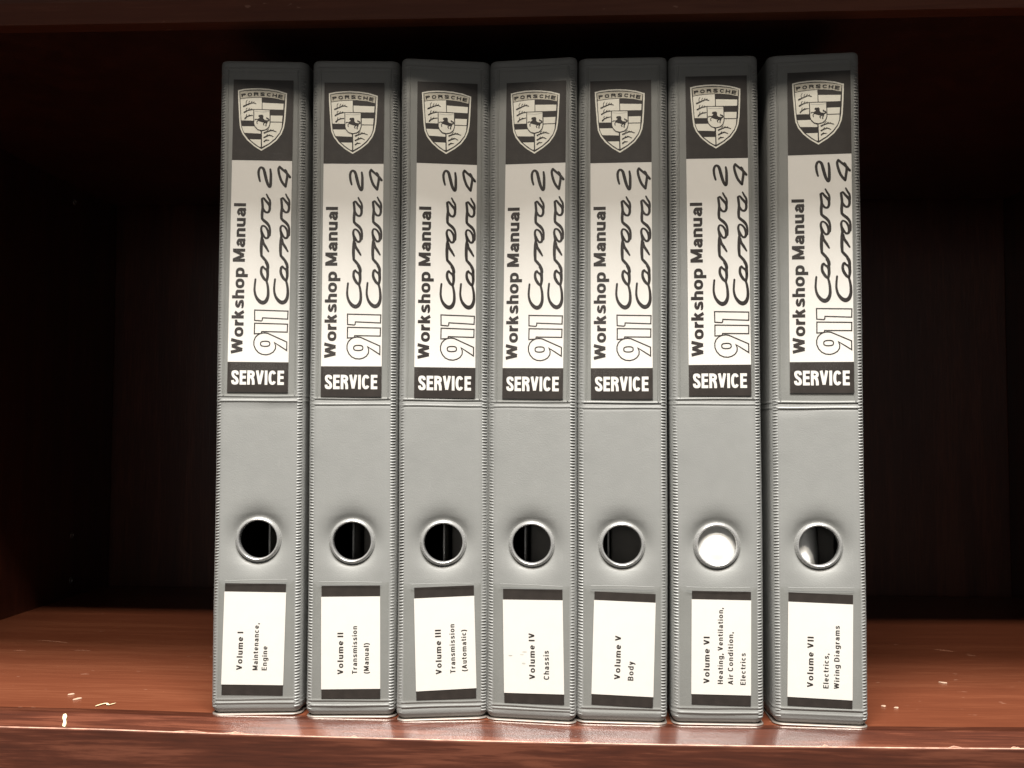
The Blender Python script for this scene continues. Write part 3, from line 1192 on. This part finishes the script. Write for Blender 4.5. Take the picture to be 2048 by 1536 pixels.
# per binder: x of the foot, lean, skew of the spine, title (centre dx, tilt), volume card dark (dx, zc, w, h, tilt),
# white (dx, zc, w, h, tilt), lines (text, baseline x from label's left, start from bottom, length, cap)
BND = [
    dict(x=-150.0, lean=-0.2, sk=0.085, t=(-0.75, 0.4, 224.21), d=(-1.0, 37.8, 29.6, 53.8, 1.1), w=(-1.0, 38.2, 30.0, 44.8, 1.2),
         tx=[('Volume I', 9.9, 7.1, 18.4, 2.65), ('Maintenance,', 17.4, 7.1, 22.7, 2.3), ('Engine', 21.8, 7.1, 11.6, 2.3)],
         lab='leftmost grey ring binder, its spine card reading Volume I, Maintenance, Engine'),
    dict(x=-103.3, lean=-0.15, sk=0.055, t=(-0.8, 0.1, 222.07), d=(0.15, 37.1, 28.5, 54.2, -0.5), w=(0.1, 36.7, 28.7, 44.4, -0.55),
         tx=[('Volume II', 10.8, 7.1, 20.0, 2.65), ('Transmission', 17.5, 7.3, 22.9, 2.3), ('(Manual)', 23.2, 7.4, 14.6, 2.3)],
         lab='grey ring binder marked Volume II, Transmission (Manual), second from the left'),
    dict(x=-58.5, lean=-0.05, sk=0.165, t=(0.4, 0.2, 221.53), d=(1.4, 37.4, 28.9, 53.8, -1.5), w=(1.4, 37.0, 29.2, 44.3, -1.7),
         tx=[('Volume III', 12.6, 7.6, 21.3, 2.65), ('Transmission', 19.2, 7.8, 23.4, 2.3), ('(Automatic)', 24.8, 8.4, 19.9, 2.3)],
         lab='grey ring binder marked Volume III, Transmission (Automatic), its spine turned slightly left'),
    dict(x=-15.5, lean=0.08, sk=-0.12, t=(0.2, 0.5, 221.2), d=(1.1, 36.4, 29.0, 54.2, -1.0), w=(1.1, 36.1, 29.2, 44.5, -1.1),
         tx=[('Volume IV', 15.3, 6.8, 21.9, 2.65), ('Chassis', 22.1, 6.8, 13.7, 2.45)],
         lab='middle grey ring binder of the row, card reading Volume IV, Chassis, faintly smudged'),
    dict(x=28.0, lean=0.25, sk=-0.03, t=(-0.35, -0.35, 221.21), d=(0.75, 35.5, 29.2, 53.6, 1.4), w=(0.75, 35.9, 29.5, 44.6, 1.4),
         tx=[('Volume V', 13.5, 7.5, 20.7, 2.65), ('Body', 19.8, 7.3, 9.0, 2.5)],
         lab='grey ring binder whose spine card reads Volume V, Body'),
    dict(x=74.0, lean=-0.05, sk=0.0, t=(1.8, -0.3, 222.81), d=(1.4, 36.7, 27.9, 53.6, 0.6), w=(1.35, 37.1, 28.2, 44.7, 0.6),
         tx=[('Volume VI', 8.6, 5.2, 22.0, 2.65), ('Heating, Ventilation,', 14.9, 5.1, 35.9, 2.3), ('Air Condition,', 19.7, 4.9, 24.7, 2.3), ('Electrics', 25.6, 4.9, 14.9, 2.3)],
         lab='grey ring binder marked Volume VI, Heating, Ventilation, with white paper showing in its ring'),
    dict(x=122.3, lean=0.0, sk=-0.09, t=(1.9, 0.1, 224.15), d=(-0.35, 36.4, 29.7, 53.1, 1.1), w=(-0.4, 36.1, 29.9, 44.8, 1.1),
         tx=[('Volume VII', 11.9, 5.1, 23.7, 2.65), ('Electrics,', 18.9, 5.0, 16.3, 2.3), ('Wiring Diagrams', 23.8, 5.0, 29.5, 2.3)],
         lab='rightmost grey ring binder, its spine card reading Volume VII, Electrics, Wiring Diagrams'),
]

title_proto = None
GROUP = 'grey ring binders standing in a row on the shelf'
for bi, B in enumerate(BND):
    xb = B['x'] * mm
    root = bpy.data.objects.new('ring_binder', None)
    link(root)
    root.location = (xb, 0.016, sag(xb) + 0.0001)
    root.rotation_euler = (0, R(B['lean']), 0)
    root['label'] = B['lab']
    root['category'] = 'ring binder'
    root['group'] = GROUP
    sk = B['sk']
    rnd = dict(wob=[random.uniform(-1, 1) * 0.00018 for _ in WELD],
               amp=[0.00038 * random.uniform(0.5, 1.1) for _ in WELD],
               ph=random.uniform(0, 6), tilt=(random.choice((0.0004, -0.0002, 0.0003)), random.choice((-0.0001, 0.0001, -0.0003))))
    wl = [(154.7, 157.0, 7.4, 9.2), (153.1, 155.8, 6.9, 9.3), (152.5, 155.3, 7.3, 9.4), (152.1, 154.4, 6.5, 7.9),
          (151.6, 154.1, 5.6, 7.7), (153.5, 156.0, 6.4, 8.7), (151.7, 154.4, 6.3, 8.8)][bi]
    rnd['weld'] = tuple(q * mm - sag(xb) - 0.0003 for q in wl) + (H - 0.0042,)
    cover = build_cover(root, sk, rnd)
    build_ribs(root, sk, -1, rnd)
    build_ribs(root, sk, 1, rnd)
    build_foot(root, sk)
    # finger ring
    e = 0.00035
    dip = -0.0024
    ring = lathe_y('finger_ring',
                   [(0.0112, dip - 0.0003), (0.01115, dip + 0.0006), (0.0109, dip + 0.0012), (0.0105, dip + 0.0017),
                    (0.0100, dip + 0.0020), (0.00965, dip + 0.0020), (0.00935, dip + 0.0017), (0.0092, dip + 0.0010),
                    (0.0092, dip - 0.0016), (0.0097, dip - 0.0018)], 72, RING, root, 0, 0, ZR, sk)
    # what shows inside
    px0 = {0: 2.5, 1: -1.0, 2: 0.5, 3: -1.5, 4: -3.5, 5: -16.0, 6: -17.0}[bi]
    if bi < 5:
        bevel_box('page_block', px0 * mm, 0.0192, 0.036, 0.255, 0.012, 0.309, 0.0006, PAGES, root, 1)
        bevel_box('lever_plate', (px0 - 3.0) * mm, (px0 - 1.6) * mm, 0.020, 0.050, 0.03, 0.16, 0.0003, LEVER, root, 1)
    else:
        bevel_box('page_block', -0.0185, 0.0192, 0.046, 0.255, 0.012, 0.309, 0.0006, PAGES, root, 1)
    if bi == 5:    # a sheet pushed forward right behind the ring
        V, F = [], []
        for k in range(49):
            for i in range(25):
                x = -0.0165 + 0.033 * i / 24
                z = 0.03 + 0.11 * k / 48
                y = 0.0053 + 0.002 * ((z - 0.083) / 0.05) ** 2 - 0.0034 * math.exp(-((x / 0.0085) ** 2 + ((z - 0.084) / 0.0090) ** 2) ** 1.3)
                V.append((x, skewf(sk, x, y), z))
        for k in range(48):
            for i in range(24):
                a = k * 25 + i
                F.append((a, a + 1, a + 26, a + 25))
        s = mesh_obj('loose_sheet', V, F, SHEET, root, smooth=True)
        s.modifiers.new('t', 'SOLIDIFY').thickness = 0.0004
    if bi == 6:    # a sheet curling away from the ring
        V, F = [], []
        for k in range(13):
            for i in range(11):
                t = i / 10
                x = -0.017 + 0.024 * t
                z = 0.035 + 0.075 * k / 12
                y = 0.0052 + 0.030 * max(0.0, (x + 0.0050) / 0.014) ** 1.4 + 0.004 * max(0.0, (z - 0.0780) / 0.012)
                y = min(y, 0.040)
                V.append((x, skewf(sk, x, y), z))
        for k in range(12):
            for i in range(10):
                a = k * 11 + i
                F.append((a, a + 1, a + 12, a + 11))
        s = mesh_obj('loose_sheet', V, F, SHEET, root, smooth=True)
        s.modifiers.new('t', 'SOLIDIFY').thickness = 0.0004
    # title card
    rotz = math.atan(sk)
    lb = (224.21 if bi in (0,) else B['t'][2]) - 50.6 - SH     # z of the card's bottom edge
    if title_proto is None:
        card = build_title(root)
        title_proto = card
    else:
        card = title_proto.copy()
        link(card, root)
        for ch in title_proto.children:
            c2 = ch.copy()
            link(c2, card)
    card.location = (B['t'][0] * mm, sk * B['t'][0] * mm, (lb - sag(xb) * 1000) * mm)
    card.rotation_euler = (0, R(B['t'][1]), rotz)
    # volume card: dark backing, white label, lettering
    dx, dz, dw, dh, da = B['d']
    zoff = -sag(xb) * 1000
    back = card_body('dark_backing', -dw / 2, dw / 2, -dh / 2, dh / 2, YC + 0.0001, INK, root)
    back.location = (dx * mm, sk * dx * mm, (dz + zoff) * mm)
    back.rotation_euler = (0, R(da), rotz)
    wx, wz, ww, wh, wa = B['w']
    lab = card_body('volume_label', -ww / 2, ww / 2, -wh / 2, wh / 2, YC - 0.0001, WHITE, root, 0.00015)
    lab.location = (wx * mm, sk * wx * mm, (wz + zoff) * mm)
    lab.rotation_euler = (0, R(wa), rotz)
    P = []
    for n_, (body, bx, z0, L, cap) in enumerate(B['tx']):
        P += pack(up_text(body, -ww / 2 + bx, -wh / 2 + z0, L, cap * 1.08, t=0.175 if n_ == 0 else 0.165, gap=0.20, k=0.90))
    flat_obj('volume_lettering', P, [INKL], YC - 0.00016, lab)
    if bi == 3:
        P = []
        for (sx, sz, rx, rz) in ((3.4, 17.8, 1.0, 0.28), (10.3, 19.7, 1.2, 0.3), (9.8, 14.2, 0.9, 0.4), (9.0, 18.4, 1.0, 0.2)):
            ring_ = [(-ww / 2 + sx + rx * math.cos(t), -wh / 2 + sz + rz * math.sin(t)) for t in [2 * math.pi * q / 12 for q in range(12)]]
            P.append((ring_, [tuple(range(12))], 0))
        flat_obj('smudge', P, [SMUDGE], YC - 0.00014, lab)
    for sd in (-1, 1):
        for (za, zb) in ((rnd['weld'][1] + 0.0003, H - 0.0045),):
            V, F = [], []
            n = 40
            for i in range(n + 1):
                z = za + (zb - za) * i / n
                x = sd * (FX + 0.0002 + 0.00012 * math.sin(z * 90 + sd + rnd['ph']))
                for j in range(5):
                    a_ = math.pi * j / 4
                    xx = x + 0.00042 * math.cos(a_)
                    V.append((xx, skewf(sk, xx, 0.0001 - 0.00046 * math.sin(a_)), z))
            for i in range(n):
                for j in range(4):
                    q = i * 5 + j
                    F.append((q, q + 5, q + 6, q + 1))
            mesh_obj('pocket_seam', V, F, VINYL, root, smooth=True)
    # the open upper edge of the label pocket
    V, F = [], []
    for i in range(41):
        x = -0.0152 + 0.0304 * i / 40
        for j in range(6):
            a_ = 2 * math.pi * j / 6
            zz = 0.0655 + 0.00025 * math.sin(x * 100 + rnd['ph'])
            V.append((x, skewf(sk, x, -0.0013 * min(1, (1 - abs(x) / (FX + 0.0012)) * 4) ** 0.7 - 0.0003 + 0.00012 * math.cos(a_)), zz + 0.00014 * math.sin(a_)))
    for i in range(40):
        for j in range(6):
            F.append((i * 6 + j, i * 6 + (j + 1) % 6, i * 6 + 6 + (j + 1) % 6, i * 6 + 6 + j))
    mesh_obj('pocket_lip', V, F, VINYL, root, smooth=True)
    build_film('title_pocket', root, sk, rnd['weld'][1] + 0.0002, H - 0.0042, rnd)
    build_film('label_pocket', root, sk, rnd['weld'][3] + 0.0002, 0.0655, rnd, slot=True)

# ------------------------------------------------------------------ bits lying on the shelf
def blob(name, x, y, pts, th, mat, label, cat, group=None, ang=0.0):
    n = len(pts)
    ca, sa = math.cos(ang), math.sin(ang)
    z = 0.0002 if y > 0.0095 else -0.0001 - (0.0095 - y) * 0.45
    V = [((p[0] * ca - p[1] * sa) * mm, (p[0] * sa + p[1] * ca) * mm, 0.0) for p in pts]
    V += [(v[0] * 0.85, v[1] * 0.85, th) for v in V]
    F = [tuple(range(n))[::-1], tuple(range(n, 2 * n))] + [(i, (i + 1) % n, n + (i + 1) % n, n + i) for i in range(n)]
    o = mesh_obj(name, V, F, mat)
    o.location = (x, y, z + sag(x))
    o['label'] = label
    o['category'] = cat
    if group:
        o['group'] = group
    return o


fl = blob('paint_flake', -0.2395, 0.0050, [(-0.9, -4.4), (0.3, -5.2), (0.9, -3.2), (0.6, 0), (1.1, 2.6), (0.5, 5.0), (-0.8, 4.6), (-1.1, 1.6), (-0.5, -1.4)],
          0.0005, FLAKE, 'cream sliver of debris lying on the shelf edge left of the binders', 'debris')
fl.rotation_euler = (R(22), 0, R(26))
fl.location.z = sag(-0.2395) - 0.0019
crl = stroke([(-3.6, -2.5), (-2.0, 1.5), (-0.3, 2.6), (1.2, 0.2), (2.4, 1.0), (3.8, 3.4)], [0.5, 0.9, 0.9, 0.8, 0.7, 0.4])
oc = mesh_obj('lint_curl', [(x * mm, y * mm, 0.0005 + 0.00002 * (i % 5)) for i, (x, y) in enumerate(crl[0])], crl[1], FLAKE)
oc.location = (-0.2285, 0.024, sag(-0.2285) + 0.0001)
oc['label'] = 'small pale curl of lint on the shelf right of the cream sliver'
oc['category'] = 'lint'
for (x, y, a, b_, an, lb_) in ((-0.2480, 0.0345, 1.0, 2.6, -0.6, 'pale crumb on the shelf just behind the cream sliver'),
                               (-0.2555, 0.0430, 0.9, 1.8, -0.9, 'tiny pale crumb farthest behind the cream sliver'),
                               (0.2105, 0.1020, 2.6, 0.9, -0.5, 'pale fleck out on the shelf right of the binders, behind two crumbs'),
                               (0.1628, 0.0530, 1.4, 1.0, 0.1, 'brighter of two crumbs beside the foot of the rightmost binder'),
                               (0.1682, 0.0500, 1.4, 0.9, 0.2, 'fainter of two crumbs beside the foot of the rightmost binder')):
    blob('crumb', x, y, [(a * math.cos(t) * (0.8 + 0.3 * math.sin(3 * t)), b_ * math.sin(t)) for t in [2 * math.pi * k / 9 for k in range(9)]],
         0.0004, SPECK, lb_, 'crumb', 'crumbs on the shelf', an)


def scratch(x, y, L, wd, an, bow=0.0):
    vf = stroke([(-L / 2, 0), (-L / 5, bow), (L / 5, bow * 0.6), (L / 2, -bow)], [wd * 0.2, wd, wd * 0.9, wd * 0.1])
    ca, sa = math.cos(an), math.sin(an)
    V = [(x + (p[0] * ca - p[1] * sa) * mm, y + (p[0] * sa + p[1] * ca) * mm, 0) for p in vf[0]]
    V = [(a, b_, sag(a) + 0.00006) for a, b_, _ in V]
    return mesh_obj('scratch', V, vf[1], SCR, shelf)


scratch(-0.331, 0.170, 26, 1.3, -0.25, 0.8)
scratch(-0.338, 0.142, 8, 0.8, 0.1, 0.6)
scratch(-0.300, 0.146, 12, 0.7, 0.0, 0.4)
scratch(0.2425, 0.186, 13, 1.8, -0.55, 0.3)
scratch(0.2535, 0.172, 6, 1.8, -0.6, 0.3)

# chips on the front arris
rg = random.Random(3)
for cx_, L_ in ((-0.176, 0.016), (-0.155, 0.010), (0.178, 0.006), (0.205, 0.004), (0.120, 0.003), (0.012, 0.003), (-0.098, 0.003)):
    n = 6
    P = []
    for i in range(n + 1):
        x = cx_ - L_ / 2 + L_ * i / n
        d = 0.0010 * math.sin(math.pi * i / n) * rg.uniform(0.5, 1.2)
        P.append((x, 0.0007 + d, sag(x) - 0.00430 + d * 0.40 + 0.00005))
        P.append((x, 0.00022, sag(x) - 0.00460))
    mesh_obj('edge_chip', P, [(2 * i, 2 * i + 1, 2 * i + 3, 2 * i + 2) for i in range(6)], WORN, shelf)
